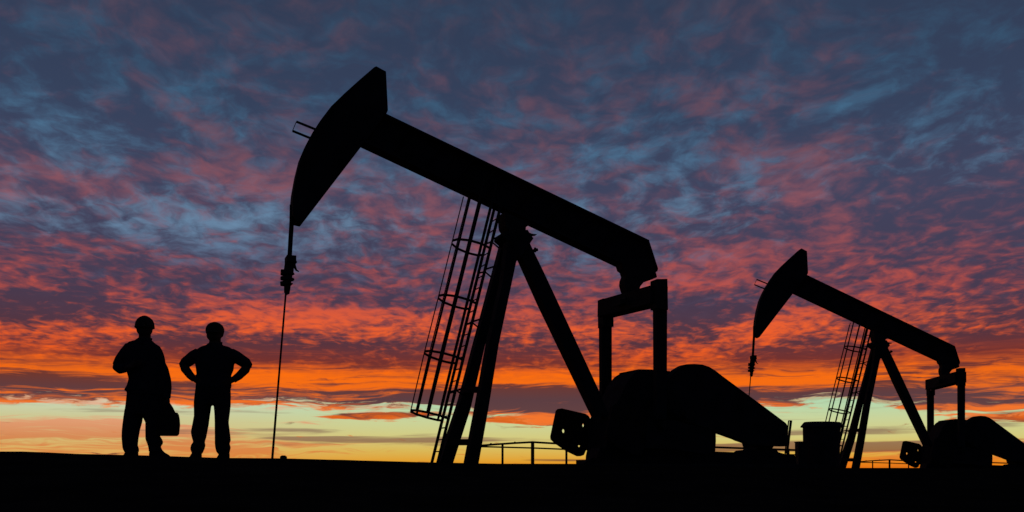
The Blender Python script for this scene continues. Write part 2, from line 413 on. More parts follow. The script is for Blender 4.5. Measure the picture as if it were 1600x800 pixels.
def pumpjack(label, depth, px, k, ox, oy, yaw):
    J = Frame('pumpjack', label, depth, px, k, ox, oy, yaw, 'pumpjacks in the oil field'); T_ = J.root; P = J.pt
    G = -.25                                                  # ground line in local z, feet sunk a little
    # horse head: two cheek plates, curved face, ribs
    back = [(603, 111.5), (606, 171), (601, 180), (575, 214), (562, 231), (467.5, 354), (459, 352)]
    front = [(453.5, 343), (453, 322), (455, 303), (460.5, 275), (467.5, 249), (477, 228), (486, 211), (498, 192), (514, 170), (535, 149), (557.5, 128.5), (580, 108.5), (588, 103.5)]
    prof = back+front
    hh = MB(); o = J.outline(prof, 0, .17)
    hh.prism([o], -.17, -.145); hh.prism([o], .145, .17)
    H = hh.build('horse_head', 'paint', T_)
    nf = len(back); fo = [Vector((p[0], 0, p[1])) for p in o[nf:]]
    cen = Vector((o[4][0], 0, o[4][1]))
    fm = MB(); iv = []
    for p in fo: iv += [(p.x, -.172, p.z), (p.x, .172, p.z)]
    for p in fo: q = p+(cen-p).normalized()*.03; iv += [(q.x, -.172, q.z), (q.x, .172, q.z)]
    m = len(fo)*2; ff = []
    for i in range(len(fo)-1):
        a = 2*i; ff += [(a, a+1, a+3, a+2), (m+a, m+a+2, m+a+3, m+a+1), (a, a+2, m+a+2, m+a), (a+1, m+a+1, m+a+3, a+3)]
    ff += [(0, 1, m+1, m), (m-2, 2*m-2, 2*m-1, m-1)]
    fm.add(iv, ff).build('face_plate', 'steel', H)
    bm_ = MB()
    bo = [Vector((p[0], 0, p[1])) for p in o[:nf]]
    for a, b in zip(bo, bo[1:]): bm_.bar(a, b, .02, .28)
    bm_.build('back_plate', 'paint', H)
    for i in (3, 6, 9):
        MB().bar(fo[i]+(cen-fo[i])*.06, cen+(fo[i]-cen)*.12, .02, .28).build('rib', 'paint', H)
    wg = MB(); r = .022*(19/19)
    p1, p2, p3, p4 = P(463, 190, 0), P(500, 205, 0), P(457, 204.5, 0), P(495, 220, 0)
    wg.tube([p1, p2], r, 6); wg.tube([p3, p4], r, 6); wg.tube([p1, p3], .007, 5)
    wg.build('wireline_guide', 'steel', H)
    # walking beam: rolled I section with stiffeners
    tl, tr, e1, e2, br, bl = [Vector((p[0], 0, p[1])) for p in J.outline([(590, 171), (1014.5, 375), (1028.5, 420), (1025.5, 433), (967, 419), (556, 227)], 0, .17)]
    wb = MB(); up = (tr-tl).normalized(); nrm = Vector((-up.z, 0, up.x)); th = .035
    wb.bar(tl-nrm*th/2, tr-nrm*th/2, th, .34)
    wb.bar(bl+nrm*th/2, br+nrm*th/2, th, .34)
    wb.prism([[(p.x, p.z) for p in (tl-nrm*.02, tr-nrm*.02, e1-up*.02, e2-up*.02, br+nrm*.02, bl+nrm*.02)]], -.012, .012)
    wb.bar(tr-nrm*.01-up*.01, e1-up*.01, .02, .335); wb.bar(e1-up*.01, e2-up*.01+Vector((0, 0, .02)), .02, .335)
    WB = wb.build('walking_beam', 'paint', T_)
    for i in range(1, 9):
        f = i/9; a = tl.lerp(tr, f)-nrm*.04; b = bl.lerp(br, f)+nrm*.04
        MB().bar(a, b, .015, .30).build('stiffener', 'paint', WB)
    # centre bearing and saddle under the beam
    sb = MB(); J.slab(sb, [(776, 325), (836, 352), (822, 356), (821, 366), (812, 372), (786, 372), (779, 360)], 0, .2)
    sb.build('saddle_bearing', 'steel', T_, bevel=.01)
    cp = MB(); J.slab(cp, [(775, 362), (825, 359), (829, 366), (834, 372), (826, 384), (808, 412), (800, 412), (781, 386), (771, 378)], 0, .28)
    CPo = cp.build('post_cap', 'paint', T_, bevel=.01)
    b1 = MB(); J.slab(b1, [(822, 361), (831, 365), (839, 366), (839, 368.5), (832, 369), (826, 374), (822, 374)], .15, .06); b1.build('grease_bracket', 'steel', CPo)
    # samson post: two front legs, one rear leg
    def leg(pts, w, t, name='leg'):
        mb = MB(); J.slab(mb, pts, w, t); return mb.build(name, 'paint', T_)
    leg([(781, 378), (802, 378), (758, 539), (735, 640), (707, 727), (681, 727), (715, 625), (741, 527)], -.42, .11)
    leg([(788, 372), (811, 392), (806, 412), (779, 540), (763, 640), (747, 729), (723, 729), (742, 630), (759, 535), (780, 440)], .42, .11)
    leg([(800, 372), (826, 376), (852, 430), (887, 505), (934, 606), (952, 650), (924, 652), (840, 478), (807, 404)], 0, .14, 'rear_leg')
    b2 = MB(); q = P(833, 391, 0); b2.tube([P(828, 393, 0), P(840, 390, 0)], .03, 8); b2.tube([P(836, 387, 0), P(836, 394, 0)], .025, 8); b2.build('lifting_lug', 'steel', T_)
    for (ya, yb, xa, xb) in ((602, 616, 726, 756), (685, 697, 702, 742)):
        mb = MB(); a = P(xa, (ya+yb)/2, -.42); b = P(xb, (ya+yb)/2, .42)
        mb.bar(a, b, .16, .12, (0, 0, 1)); mb.build('cross_brace', 'paint', T_)
    # ladder and safety cage
    top, bot = P(775.5, 331, 0), P(679, 724, 0); ax = (top-bot).normalized(); out = Vector((-1, 0, 0))
    top = top+ax*.12
    lad = MB()
    sep = .2
    LA = None
    for sg in (-1, 1):
        mb = MB(); mb.bar(bot+Vector((0, sg*sep, 0)), top+Vector((0, sg*sep, 0)), .055, .022)
        if LA is None: LA = mb.build('ladder', 'steel', T_)
        else: mb.build('ladder_rail', 'steel', LA)
    Ln = (top-bot).length; nr = int(Ln/.235)
    for i in range(1, nr):
        c = bot+ax*(.235*i); MB().tube([c+Vector((0, -sep, 0)), c+Vector((0, sep, 0))], .012, 6).build('rung', 'steel', LA)
    for yy, xx in ((424, 768), (505, 751), (377, 779), (612, 728)):
        f = (yy-331)/(724-331); c = P(775.5+(679-775.5)*f, yy, 0)
        for sg in (-1, 1):
            a = c+Vector((0, sg*sep, 0)); e = Vector((c.x+.32, sg*.33, c.z-.03))
            MB().tube([a, a.lerp(e, .5)+Vector((0, 0, .07)), e], .018, 6).build('standoff_bracket', 'steel', LA)
    hoopx = [(707, 376), (685.5, 462), (663.5, 549), (642, 641)]
    def on_ladder(z):
        f = (z-bot.z)/(top.z-bot.z); return bot.lerp(top, f)
    shape = [(0, -.2), (-.05, -.34), (-.25, -.42), (-.50, -.37), (-.68, -.2), (-.73, 0), (-.68, .2), (-.50, .37), (-.25, .42), (-.05, .34), (0, .2)]
    cage = None; rings = []
    for hx, hy in hoopx:
        q = P(hx, hy, 0); c = bot+ax*((q-bot).dot(ax)); sc = (c-q).length/.73
        pts = [Vector((c.x+a*sc*ax.z, b, c.z-a*sc*ax.x)) for a, b in shape]; rings.append(pts)
        mb = MB()
        for a, b in zip(pts, pts[1:]): mb.bar(a, b, .014, .045, (0, 0, 1))
        if cage is None: cage = mb.build('safety_cage', 'steel', T_)
        else: mb.build('hoop', 'steel', cage)
    rings = rings[::-1]
    d = (rings[-1][5]-rings[-2][5]); 
    tz = P(726, 306, 0).z
    lastr = [p+(rings[-1][i]-rings[-2][i])*((tz-p.z+.9)/(rings[-1][i]-rings[-2][i]).z) for i, p in enumerate(rings[-1])]
    for i in (1, 2, 3, 4, 5, 6, 7, 8, 9):
        mb = MB()
        path = [rg[i] for rg in rings]
        # each bar stops under the beam's lower flange
        pth = path+[lastr[i]]
        fl = bl+(br-bl)*((pth[-1].x-bl.x)/(br.x-bl.x)); 
        if i in (1, 2, 3, 7, 8, 9): fl = fl+Vector((0, 0, .35))      # outer bars run up past the beam's flange edges
        if pth[-1].z > fl.z-.01:
            a, b = pth[-2], pth[-1]; t_ = (fl.z-.01-a.z)/(b.z-a.z); pth[-1] = a.lerp(b, t_)
        for a, b in zip(pth, pth[1:]): mb.bar(a, b, .042, .012, (1, 0, 0) if i in (4, 5, 6) else (0, 1, 0))
        mb.build('cage_strap', 'steel', cage)
    # equalizer bearing and beam
    eb = MB(); J.slab(eb, [(958, 405), (1020, 405), (1027, 433), (1015, 438), (1006, 441), (1001, 447), (998, 456), (998, 470), (973, 472), (972, 462), (969, 455), (967, 447), (967.5, 440), (970, 434), (968, 427), (964, 424)], 0, .13)
    eb.build('equalizer_bearing', 'steel', T_, bevel=.008)
    fa, ne = P(946, 483, -1.18), P(1030, 461, 1.18)
    sx = (fa.x+ne.x)/2; zf = fa.z; zn = ne.z
    q = MB(); q.bar(Vector((fa.x, 1.18, zf+.0)), Vector((ne.x, -1.18, zn)), .36, .39, (1, 0, 0)); EQ = q.build('equalizer_beam', 'paint', T_, bevel=.01)
    rod_ = MB(); J.slab(rod_, [(956, 480), (957, 468), (966, 467.5), (970, 462), (973, 456), (1002, 450), (1004, 470)], 0, .18); rod_.build('bearing_base', 'steel', EQ)
    # pitman arms with forked heads
    pf = MB(); J.slab(pf, [(935.5, 505), (956, 505), (956, 655), (936.5, 655)], -1.18, .07); PF = pf.build('pitman_arm', 'paint', T_)
    hf = MB(); J.slab(hf, [(934, 465.5), (958.5, 467.5), (959, 513), (934, 513)], -1.18, .13, holes=[[(939, 494), (943, 495.5), (953, 496.5), (953, 498.5), (941, 498)]]); hf.build('pitman_head', 'steel', PF, bevel=.006)
    pn = MB(); J.slab(pn, [(1020, 480), (1042.5, 480), (1042, 655), (1021, 655)], 1.18, .07); PN = pn.build('pitman_arm', 'paint', T_)
    hn = MB(); J.slab(hn, [(1016, 436), (1043, 435.5), (1044, 489), (1016, 485)], 1.18, .13, holes=[[(1032, 471), (1035, 468), (1037, 471.5)]]); hn.build('pitman_head', 'steel', PN, bevel=.006)
    # cranks and counterweights
    def crank(w, dx, dy, holes):
        sc = 1.0 if dx == 0 else 1.09
        f = lambda pts: [((x-893)*sc+893+dx, (y-676)*sc+676+dy) for x, y in pts]
        mb = MB(); J.slab(mb, f([(917, 656), (960, 662), (1012, 676), (1018, 700), (1005, 712), (960, 704), (913, 702)]), w, .07)
        CR = mb.build('crank_arm', 'paint', T_)
        cw = MB(); J.slab(cw, f([(868, 642), (871, 639), (878, 638), (915, 646.5), (920, 650), (923.5, 656), (928, 668), (922, 690), (912.5, 711), (907, 713), (901, 713), (886, 706), (867, 693.5), (860, 686.5), (859.5, 682)]), w, .05,
                              holes=[f(h) for h in holes]); cw.build('counterweight', 'weight', CR, bevel=.012)
        pnn = MB(); c = P(946+ (0 if dx == 0 else 85), 668+dy, w); pnn.tube([c+Vector((0, -.2, 0)), c+Vector((0, .2, 0))], .09, 14); pnn.build('crank_pin', 'steel', CR)
    hol = [arc(880, 673.5, 3.1, 3.6, 0, 330, 11), arc(911, 664.5, 2.6, 3.4, 0, 330, 11), arc(904.6, 696.5, 2.8, 2.6, 0, 330, 11)]
    crank(-1.0, 0, 0, hol); crank(1.0, 88, -4, [])
    # gear reducer, belt guard, motor, skid
    gr = MB(); J.slab(gr, [(948, 606), (953, 597), (959, 590), (968, 584), (981, 580), (1000, 578), (1030, 578), (1060, 584), (1085, 600), (1118, 640), (1119, 690), (1116, 735), (914, 735), (915, 711), (919, 690), (921, 655), (936, 630)], -.2, .45)
    GR = gr.build('gear_reducer', 'paint', T_, bevel=.02)
    sh = MB(); c = P(1040, 650, 0); sh.tube([c+Vector((0, -.95, 0)), c+Vector((0, .95, 0))], .11, 16); sh.build('crankshaft', 'steel', GR)
    ped = MB(); J.slab(ped, [(924, 700), (1112, 700), (1116, 735), (911, 735)], .45, .2); ped.build('reducer_pedestal', 'paint', T_)
    bgp = [(1030, 600), (1042, 586), (1049, 578.5), (1058, 573), (1068, 570), (1080, 568.8), (1093, 569), (1104, 571.5), (1114, 576.5), (1124, 584), (1200, 640), (1228, 661), (1232, 667), (1230, 698), (1206, 697.5), (1160, 696), (1159, 692.5), (1151, 690), (1148, 688.5), (1121, 678.5), (1060, 660), (1035, 640)]
    bg_ = MB(); J.slab(bg_, bgp, .62, .12); BG = bg_.build('belt_guard', 'paint', T_, bevel=.012)
    bo = J.outline(bgp, .62, .12); bb = MB(); nb = len(bo)
    for i in range(nb):
        a, b = bo[i], bo[(i+1) % nb]; cx, cz = sum(p[0] for p in bo)/nb, sum(p[1] for p in bo)/nb
        ia = Vector((a[0]+(cx-a[0])*.04, -.745, a[1]+(cz-a[1])*.04)); ib = Vector((b[0]+(cx-b[0])*.04, -.745, b[1]+(cz-b[1])*.04))
        bb.bar(ia, ib, .03, .012)
    bb.build('guard_rim', 'steel', BG)
    mo = MB(); c = P(1184, 691, .1); rr = .2; mo.tube([c+Vector((0, -.38, 0)), c+Vector((0, -.33, 0)), c+Vector((0, .3, 0)), c+Vector((0, .38, 0))], [rr*.8, rr, rr, rr*.7], 18)
    MO = mo.build('motor', 'steel', T_, smooth_=False)
    mbx = MB(); J.slab(mbx, [(1164, 699), (1167, 695), (1204, 695), (1206, 700), (1214, 703), (1218, 709), (1155, 709), (1160, 703)], .1, .25); mbx.build('motor_mount', 'paint', T_, bevel=.008)
    for w in (.5, -.5):
        sk = MB(); J.slab(sk, [(900, 728), (918, 716), (1112, 707.5), (1146, 706.8), (1150, 704), (1168, 702.5), (1206, 704), (1222, 708.5), (1238, 710), (1243, 713), (1246, 733), (1246, 740), (900, 740)] if w > 0 else [(905, 730), (1112, 710), (1236, 712), (1240, 740), (905, 740)], w, .09)
        sk.build('skid_beam', 'paint', T_)
    for x in (935, 1010, 1085, 1160, 1232):
        a = P(x, 722, .5); MB().box((a.x-.07, -.41, a.z-.12), (a.x+.07, .41, a.z+.05)).build('skid_crossmember', 'paint', T_)
    bl_ = MB(); a, b = P(1236, 657, .2), P(1229.5, 709, .2); bl_.bar(a, b, .045, .03); a, b = P(1232.2, 657.5, .05), P(1226.5, 709, .05); bl_.bar(a, b, .02, .02)
    bl_.bar(P(1236, 657.5, .2), P(1232.2, 657.5, .05), .02, .02, (0, 0, 1)); bl_.build('brake_lever', 'steel', T_)
    pc = MB(); a, b = P(905, 730, 0), P(1246, 735, 0)
    pc.box((P(672, 725, 0).x, -1.0, -.5), (P(1250, 725, 0).x, 1.0, .0)); pc.build('concrete_base', 'concrete', T_)
    # bridle, carrier, polished rod
    for w in (-.045, .045):
        mb = MB(); J_ = [P(455.8+w*28, 346, w), P(454.2+w*28, 372, w), P(452.3+w*26, 405, w)]; mb.tube([P(456+w*24, 320, w)]+J_, .027, 8); mb.build('bridle_cable', 'cable', T_)
    cb = MB(); c = P(452.5, 407, 0); cb.box((c.x-.07, -.15, c.z-.05), (c.x+.10, .15, c.z+.07)); CB = cb.build('carrier_bar', 'steel', T_, bevel=.01)
    zz = [(402, 450, .045), (410, 452.5, .085), (424, 451, .09), (425, 449.5, .13), (429, 449.5, .13), (430, 450, .08), (433, 449.5, .08), (434, 449, .125), (437.5, 449, .125), (438.5, 449, .075), (441, 448.5, .07), (442, 448, .12), (445, 448, .115), (447, 449, .06), (453, 448.5, .055), (458, 448, .05), (460, 446.5, .022)]
    cl = MB(); cl.tube([P(x, y, 0) for y, x, r_ in zz], [r_ for y, x, r_ in zz], 12); cl.build('rod_clamp', 'steel', CB)
    hk = MB(); hk.tube([P(453, 404, 0), P(459, 405, 0), P(461.5, 409, 0), P(458, 413, 0)], .035, 8); hk.tube([P(459, 411, 0), P(461, 418, 0), P(463, 422, 0), P(467, 424.5, 0)], [.03, .025, .018, .01], 8); hk.build('cable_hook', 'steel', CB)
    pr = MB(); g = P(425, 722, 0); pr.tube([P(446.8, 455, 0), P(436, 586, 0), g], [.017, .018, .022], 8); pr.build('polished_rod', 'steel', T_, smooth_=True)
    wh = MB(); zg = g.z-.12; wh.tube([(g.x, 0, zg-.3), (g.x, 0, zg)], .09, 14); wh.tube([(g.x, 0, zg-.05), (g.x, 0, zg-.01)], .15, 16); wh.build('wellhead_flange', 'steel', T_)
    return J

J1 = pumpjack('large near pumpjack in the middle, horse head raised left and caged ladder on its post', 19.0, 800, 1, 0, 0, R(21))
K = .5625
beta = math.atan((1252+(800-587)*K-HX)/F)
J2 = pumpjack('smaller distant pumpjack at far right, behind the tank, its tail cut by the picture edge', 19/K, 1252+(800-587)*K, K, 1252-587*K, 388-103.5*K, R(21)-beta)

# ---------------------------------------------------------------- pipe railings behind each well
def at(px, py, d): return Vector(((px-HX)/F*d, d, (HY-py)/F*d))
def railing(label, d, k, ox, oy, posts, top, low, r):
    f = lambda x, y: at(ox+k*x, oy+k*y, d)
    base = f(posts[len(posts)//2][0], 727); gz = ground_z(base.x, base.y)
    t = thing('pipe_railing', label, 'railing', (base.x, base.y, gz), 0, 'pipe railings behind the wells'); o = Vector((base.x, base.y, gz))
    for x, y, rr in posts:
        p = f(x, y)-o; MB().tube([(p.x, 0, -.3), (p.x, 0, p.z)], rr, 8).build('post', 'steel', t, smooth_=True)
    MB().tube([f(*p)-o for p in top], r, 8).build('top_rail', 'steel', t, smooth_=True)
    MB().tube([f(*p)-o for p in low], r*.75, 8).build('lower_rail', 'steel', t, smooth_=True)
    for x, y in ((767, 694), (804.5, 691.7)):
        p = f(x, y)-o; MB().ball((p.x, 0, p.z), r*1.2, 8, 6).build('rail_coupling', 'steel', t)
for args in (('rusty pipe railing on uneven posts, seen between the near pumpjack\'s legs and counterweight', 34, 1, 0, 0, .036),
             ('small far pipe railing on the horizon, under the distant right pumpjack', 60, K, 1252-587*K, 388-103.5*K+.0, .036)):
    lab, d, k, ox, oy, r = args
    railing(lab, d, k, ox, oy, [(742, 696.5, .04), (785.2, 693, .04), (832.2, 690.5, .062), (885, 694, .04), (950, 696, .04), (1030, 697, .04), (1100, 698, .04), (1163, 699, .04), (1232, 701, .04), (1250, 702, .04)],
            [(742, 697), (765, 695), (804, 692.3), (832, 690.8), (866, 692.8), (950, 696), (1110, 698.6), (1250, 703.5)], [(742, 697.8), (765, 698.2), (833, 700), (882, 702), (1000, 704), (1110, 706.5), (1250, 711)], r)

# ---------------------------------------------------------------- tank and box by the second well
d = 29.0; c = at(1283.5, 731, d); gz = ground_z(c.x, c.y); c.z = gz; s_ = d/F
tk = thing('storage_tank', 'squat round tank with flared lid standing between the two pumpjacks', 'tank', tuple(c))
zt = at(0, 660, d).z-gz
n = 28
hb = zt-8*s_
MB().tube([(0, 0, -.2), (0, 0, 0), (0, 0, .04), (0, 0, hb*.5), (0, 0, hb*.52), (0, 0, hb*.54), (0, 0, hb)], [26.8*s_, 26.8*s_, 27*s_, 27.5*s_, 28*s_, 27.6*s_, 28.2*s_], n).build('tank_shell', 'plastic', tk)
LD = MB().tube([(0, 0, hb), (0, 0, hb+.03), (0, 0, zt-.02), (0, 0, zt+.005)], [32.5*s_, 32.5*s_, 28.5*s_, 27*s_], n).build('tank_lid', 'plastic', tk)
LD.rotation_euler = (0, R(.9), 0)
MB().tube([(0, 0, zt), (0, 0, zt+.02)], .16, 16).build('hatch', 'steel', LD)
MB().tube([(-.45, .25, .1), (-.45, .25, zt*.3), (-.6, .25, zt*.3)], .03, 8).build('drain_pipe', 'steel', tk)
c2 = at(1250.6, 731, d-.6); gz = ground_z(c2.x, c2.y)
bx = thing('control_box', 'low dark control cabinet against the left side of the round tank', 'cabinet', (c2.x, c2.y, gz))
h2 = at(0, 690, d-.6).z-gz; hw = 5.6*(d-.6)/F
MB().box((-hw, -.18, -.15), (hw+.06, .2, h2-.03)).build('cabinet_body', 'steel', bx, bevel=.006)
MB().box((-hw-.012, -.2, h2-.03), (hw+.07, .22, h2)).build('cabinet_top', 'steel', bx)
MB().box((-hw+.015, -.192, .1), (hw+.04, -.18, h2-.06)).build('cabinet_door', 'steel', bx)
# small stone on the ground by the first well's rod
d = 16.5; c3 = at(443, 713, d)
gz = ground_z(c3.x, c3.y)
st = MB(); st.loft([(gz-.1, c3.x-.062, c3.x+.062, .07, d), (at(0, 713.6, d).z, c3.x-.062, c3.x+.06, .07, d), (at(0, 711.6, d).z, c3.x-.03, c3.x+.028, .05, d)], 12)
tag(st.build('stone', 'stone', smooth_=True), 'small dark stone on the ridge just right of the pump rod', 'stone')

# ---------------------------------------------------------------- people
S = 12.0/F                                                    # metres per photo pixel at the workers' distance
def hand(mb, wrist, palm_dir, side, out_n, curl, L=.175, spread=1.0, thumb=1):
    """palm plus five jointed fingers; palm_dir along the hand, side across it towards the thumb, out_n the palm's inner normal"""
    d, s, n_ = (Vector(v).normalized() for v in (palm_dir, side, out_n)); w = Vector(wrist)
    pts = [w+d*(L*.5)*t for t in (0, .35, .7, 1.0)]
    for off in (-.026, -.009, .009, .026): mb.tube([w+s*off*.7]+[w+d*L*.5*t+s*off for t in (.5, 1)], [.015, .015, .012], 8)
    for i, (off, ln) in enumerate(((.03, .40), (.010, .46), (-.010, .43), (-.029, .34))):
        p = w+d*L*.5+s*off; dd = d.copy(); path = [p-d*.02, p]
        for seg in range(3):
            ang = curl*(.55+.3*seg); dd = (dd*math.cos(ang)+n_*math.sin(ang)).normalized(); p = p+dd*ln*L*(.42 if seg == 0 else .32 if seg == 1 else .26); path.append(p)
            n_2 = n_
        mb.tube(path, [.0105, .0105, .0095, .009, .0075], 8)
    p = w+d*L*.14+s*.03; td = (d*.6+s*.7+n_*.35).normalized(); q = p+td*.045; r2 = q+(td*.5+d*.7+n_*.3).normalized()*.035
    mb.tube([w+d*.02+s*.012, p, q, r2], [.014, .014, .012, .009], 8)

def head(mb, cx, top, chin, x0, x1, T_, yaw=0):
    """skull, jaw, nose, brow, lips and ears, added to the body mesh"""
    h = (chin-top)*S; zt = -top*S; zc = zt-h*.45; rx = (x1-x0)/2*S
    m = MB(); c = Vector((0, 0, 0))
    m.ball((0, .01, h*.05), (rx*.98, rx*1.2, h*.50), 20, 14)
    m.ball((0, -.025, -h*.20), (rx*.93, rx*.86, h*.30), 16, 10)
    m.tube([(0, -rx*1.12, h*.08), (0, -rx*1.32, -h*.10), (0, -rx*1.1, -h*.13)], [.009, .016, .012], 8)
    m.tube([(-rx*.5, -rx*1.02, h*.12), (0, -rx*1.12, h*.11), (rx*.5, -rx*1.02, h*.12)], .010, 8)
    for dz in (-.235, -.275): m.tube([(-.022, -rx*1.02, h*dz), (0, -rx*1.10, h*(dz+.008)), (.022, -rx*1.02, h*dz)], .006, 8)
    for sg in (-1, 1): m.tube([(sg*rx*.93, .005, h*.08), (sg*rx*1.03, .012, 0), (sg*rx*.94, .0, -h*.12)], [.010, .014, .008], 8)
    mt = Matrix.Rotation(yaw, 3, 'Z')
    o = Vector((cx*S, 0, zc)); mb.add([mt @ Vector(p)+o for p in m.v], m.f)
    eyes = [mt @ Vector((sg*rx*.38, -rx*1.0, h*.05))+o for sg in (-1, 1)]
    return eyes, o, h, rx, mt

def person(label, gx, gy, ps, group):
    g = at(gx, gy, 12.0); g.z = ground_z(g.x, g.y)
    return thing('person', label, 'person', tuple(g), 0, group), gx, (HY-g.z/12*F)
def rows(lst, gx, gy, dep, yc=0.0):
    out = []
    for r_ in lst:
        y, x0, x1 = r_[:3]; dd = r_[3] if len(r_) > 3 else dep; cc = r_[4] if len(r_) > 4 else yc
        out.append(((gy-y)*S, (x0-gx)*S, (x1-gx)*S, dd, cc))
    return out[::-1]

# --- first worker: hard hat, jacket, one arm bent in front, the other carrying a bag
T1, gx, gy = person('worker on the left in hard hat and long jacket, carrying a bag, one arm bent', 226, 713.5, 1, 'two workers beside the wells')
Q = lambda x, y, dep=0.0: Vector(((x-gx)*S, dep, (gy-y)*S))
b = MB()
b.loft(rows([(519, 217, 235, .062, .01), (530, 216.8, 235.2, .062), (538, 210, 244, .08), (560, 202, 248, .10), (600, 207, 247, .095), (630, 202, 252, .11), (645, 200, 252, .11)], gx, gy, .1), 20)
b.tube([Q(208, 640), Q(204, 675), Q(204, 700), Q(205, 708)], [.085, .055, .04, .04], 12)
b.tube([Q(240, 640), Q(240, 675), Q(242, 700), Q(243, 706)], [.085, .055, .04, .04], 12)
b.tube([Q(203, 543), Q(190, 566, .0), Q(186, 574, -.03)], [.055, .045, .042], 12)
b.tube([Q(186, 574, -.03), Q(200, 578, -.14), Q(213, 575, -.19)], [.042, .035, .026], 12)
b.tube([Q(245, 553), Q(256.5, 582), Q(260.5, 606), Q(262, 622)], [.045, .042, .034, .026], 12)
hand(b, Q(213, 575, -.19), (1, -.3, .35), (0, -.1, 1), (.2, 1, 0), .5)
hand(b, Q(262.5, 622), (.05, 0, -1), (0, -1, 0), (-1, 0, .0), .95, L=.16)
fd, eo, hh_, rx_, mt = 0, 0, 0, 0, 0
nb = len(b.v)
eyes, ho, hh_, rx_, mt = head(b, 0, 496-gy, 527.5-gy, 213.2, 239.0, T1, R(18))
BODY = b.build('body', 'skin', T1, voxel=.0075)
em = [MB().ball(tuple(e), .012, 10, 8).build('eye', 'eye', BODY) for e in eyes]
# shift the head to the photographed centre is already in ho
hm = MB()
hm.loft([( (gy-y)*S, (x0-gx)*S, (x1-gx)*S, dd, .01) for y, x0, x1, dd in ((512.5, 211.3, 240.3, .135), (509, 211.3, 240, .135), (504, 212.2, 239.3, .13), (499, 215, 237, .115), (495.5, 219, 233, .08), (493.4, 223.5, 229, .03))], 24)
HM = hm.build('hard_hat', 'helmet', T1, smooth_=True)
br_ = MB(); br_.loft([((gy-512.8)*S, (213.5-gx)*S, (241.6-gx)*S, .13, -.045), ((gy-511.4)*S, (212-gx)*S, (240.6-gx)*S, .14, -.02)], 24); br_.build('brim', 'helmet', HM)
j = MB()
j.loft(rows([(528.5, 216.5, 235, .07), (531.5, 213.5, 236, .085), (534, 203, 238, .09), (536.5, 199, 242, .097), (541, 195.5, 249.3, .11), (547, 193.2, 252.8, .125), (554, 193, 255.5, .13), (562, 193, 257.5, .135), (578, 198, 258, .14), (592, 202, 259, .14), (602, 199.3, 260, .145), (608.5, 195.5, 261, .15), (610.5, 195, 261, .15), (611.5, 199, 260, .145), (618, 199, 259, .14)], gx, gy, .13), 28, 2.3)
j.tube([Q(205, 543), Q(197, 552), Q(188.5, 563, -.01), Q(184.5, 572.5, -.03)], [.085, .082, .072, .062], 14)
j.tube([Q(184, 573, -.03), Q(193, 577.5, -.10), Q(205, 577, -.17)], [.058, .064, .055], 14)
j.tube([Q(240.5, 556), Q(248.5, 564), Q(255.5, 578), Q(259, 594), Q(260.3, 606), Q(259.8, 622.5)], [.055, .062, .062, .066, .062, .052], 14)
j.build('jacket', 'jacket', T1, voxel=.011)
cm = MB(); cm.tube([Q(216, 528, .03), Q(214.5, 532, -.03), Q(226, 538, -.11), Q(236.5, 534, -.03), Q(235, 529, .03)], .014, 8); cm.build('collar', 'jacket', T1, smooth_=True)
tr_ = MB()
tr_.loft(rows([(608, 200, 255, .13), (620, 198.3, 256, .13), (632, 197, 256, .13), (645, 195, 256, .125), (648, 195, 254, .12)], gx, gy, .13), 24, 2.3)
tr_.loft(rows([(640, 195.5, 224, .115), (652.5, 193.5, 222.5, .11), (660, 192.5, 221.3, .105), (672, 191, 218, .10), (684, 190.6, 216, .09), (696, 191.5, 214.8, .085), (701, 192.3, 216.5, .09), (704.5, 194, 216.8, .09), (708, 196, 215, .085)], gx, gy, .1), 20)
tr_.loft(rows([(640, 222.5, 254, .115), (652.5, 224, 252.5, .11), (660, 228, 251.5, .11), (674, 228, 249.5, .105), (682, 228, 249.5, .10), (686, 228, 252.5, .10), (690.5, 229.5, 254.3, .10), (694, 231, 253.5, .095), (697.5, 232, 250.5, .085), (702, 233, 252.5, .09), (706, 233, 254.5, .09)], gx, gy, .1), 20)
tr_.build('trousers', 'trousers', T1, voxel=.011)
bt = MB(); bt.loft(rows([(704, 198, 215, .07), (709, 196, 216.3, .085, -.02), (714.5, 195.5, 216.8, .14, -.06)], gx, gy, .1), 20, 2.4); bt.build('boot', 'boot', T1, voxel=.009)
bt = MB(); bt.loft(rows([(702, 234.5, 252, .06), (707, 233.5, 257, .065), (710, 233.3, 262.5, .07), (712.5, 233.2, 265.7, .07), (715.5, 233.2, 265.5, .07)], gx, gy, .1), 20, 2.4); bt.build('boot', 'boot', T1, voxel=.009)
# bag in his hand
c = at(259, 681, 12.0); gzb = c.z
BAG = thing('work_bag', 'dark soft work bag with curved handle hanging from the left worker\'s hand', 'bag', tuple(c))
Qb = lambda x, y, dep=0.0: Vector(((x-259)*S, dep, (681-y)*S))
bb = MB(); bb.prism([[(Qb(x, y).x, Qb(x, y).z) for x, y in ((234, 681), (275, 681.2), (277.6, 678.5), (279.2, 664), (278.6, 655), (277, 646.5), (270.5, 643.6), (243, 643.6), (236, 647), (233.5, 655), (232.5, 670))]], -.07, .07)
BG_ = bb.build('bag_body', 'bag', BAG, bevel=.015)
MB().bar(Qb(236, 645.5, -.0), Qb(276, 645.5, .0), .012, .10, (0, 1, 0)).build('zip_strip', 'bag', BG_)
fl_ = MB(); fl_.prism([[(Qb(x, y).x, Qb(x, y).z) for x, y in ((240, 645), (246, 620), (263.4, 620), (264.6, 629), (270.8, 640.5), (271.5, 645))]], -.012, .012); fl_.build('handle_flap', 'bag', BAG)
hd = MB()
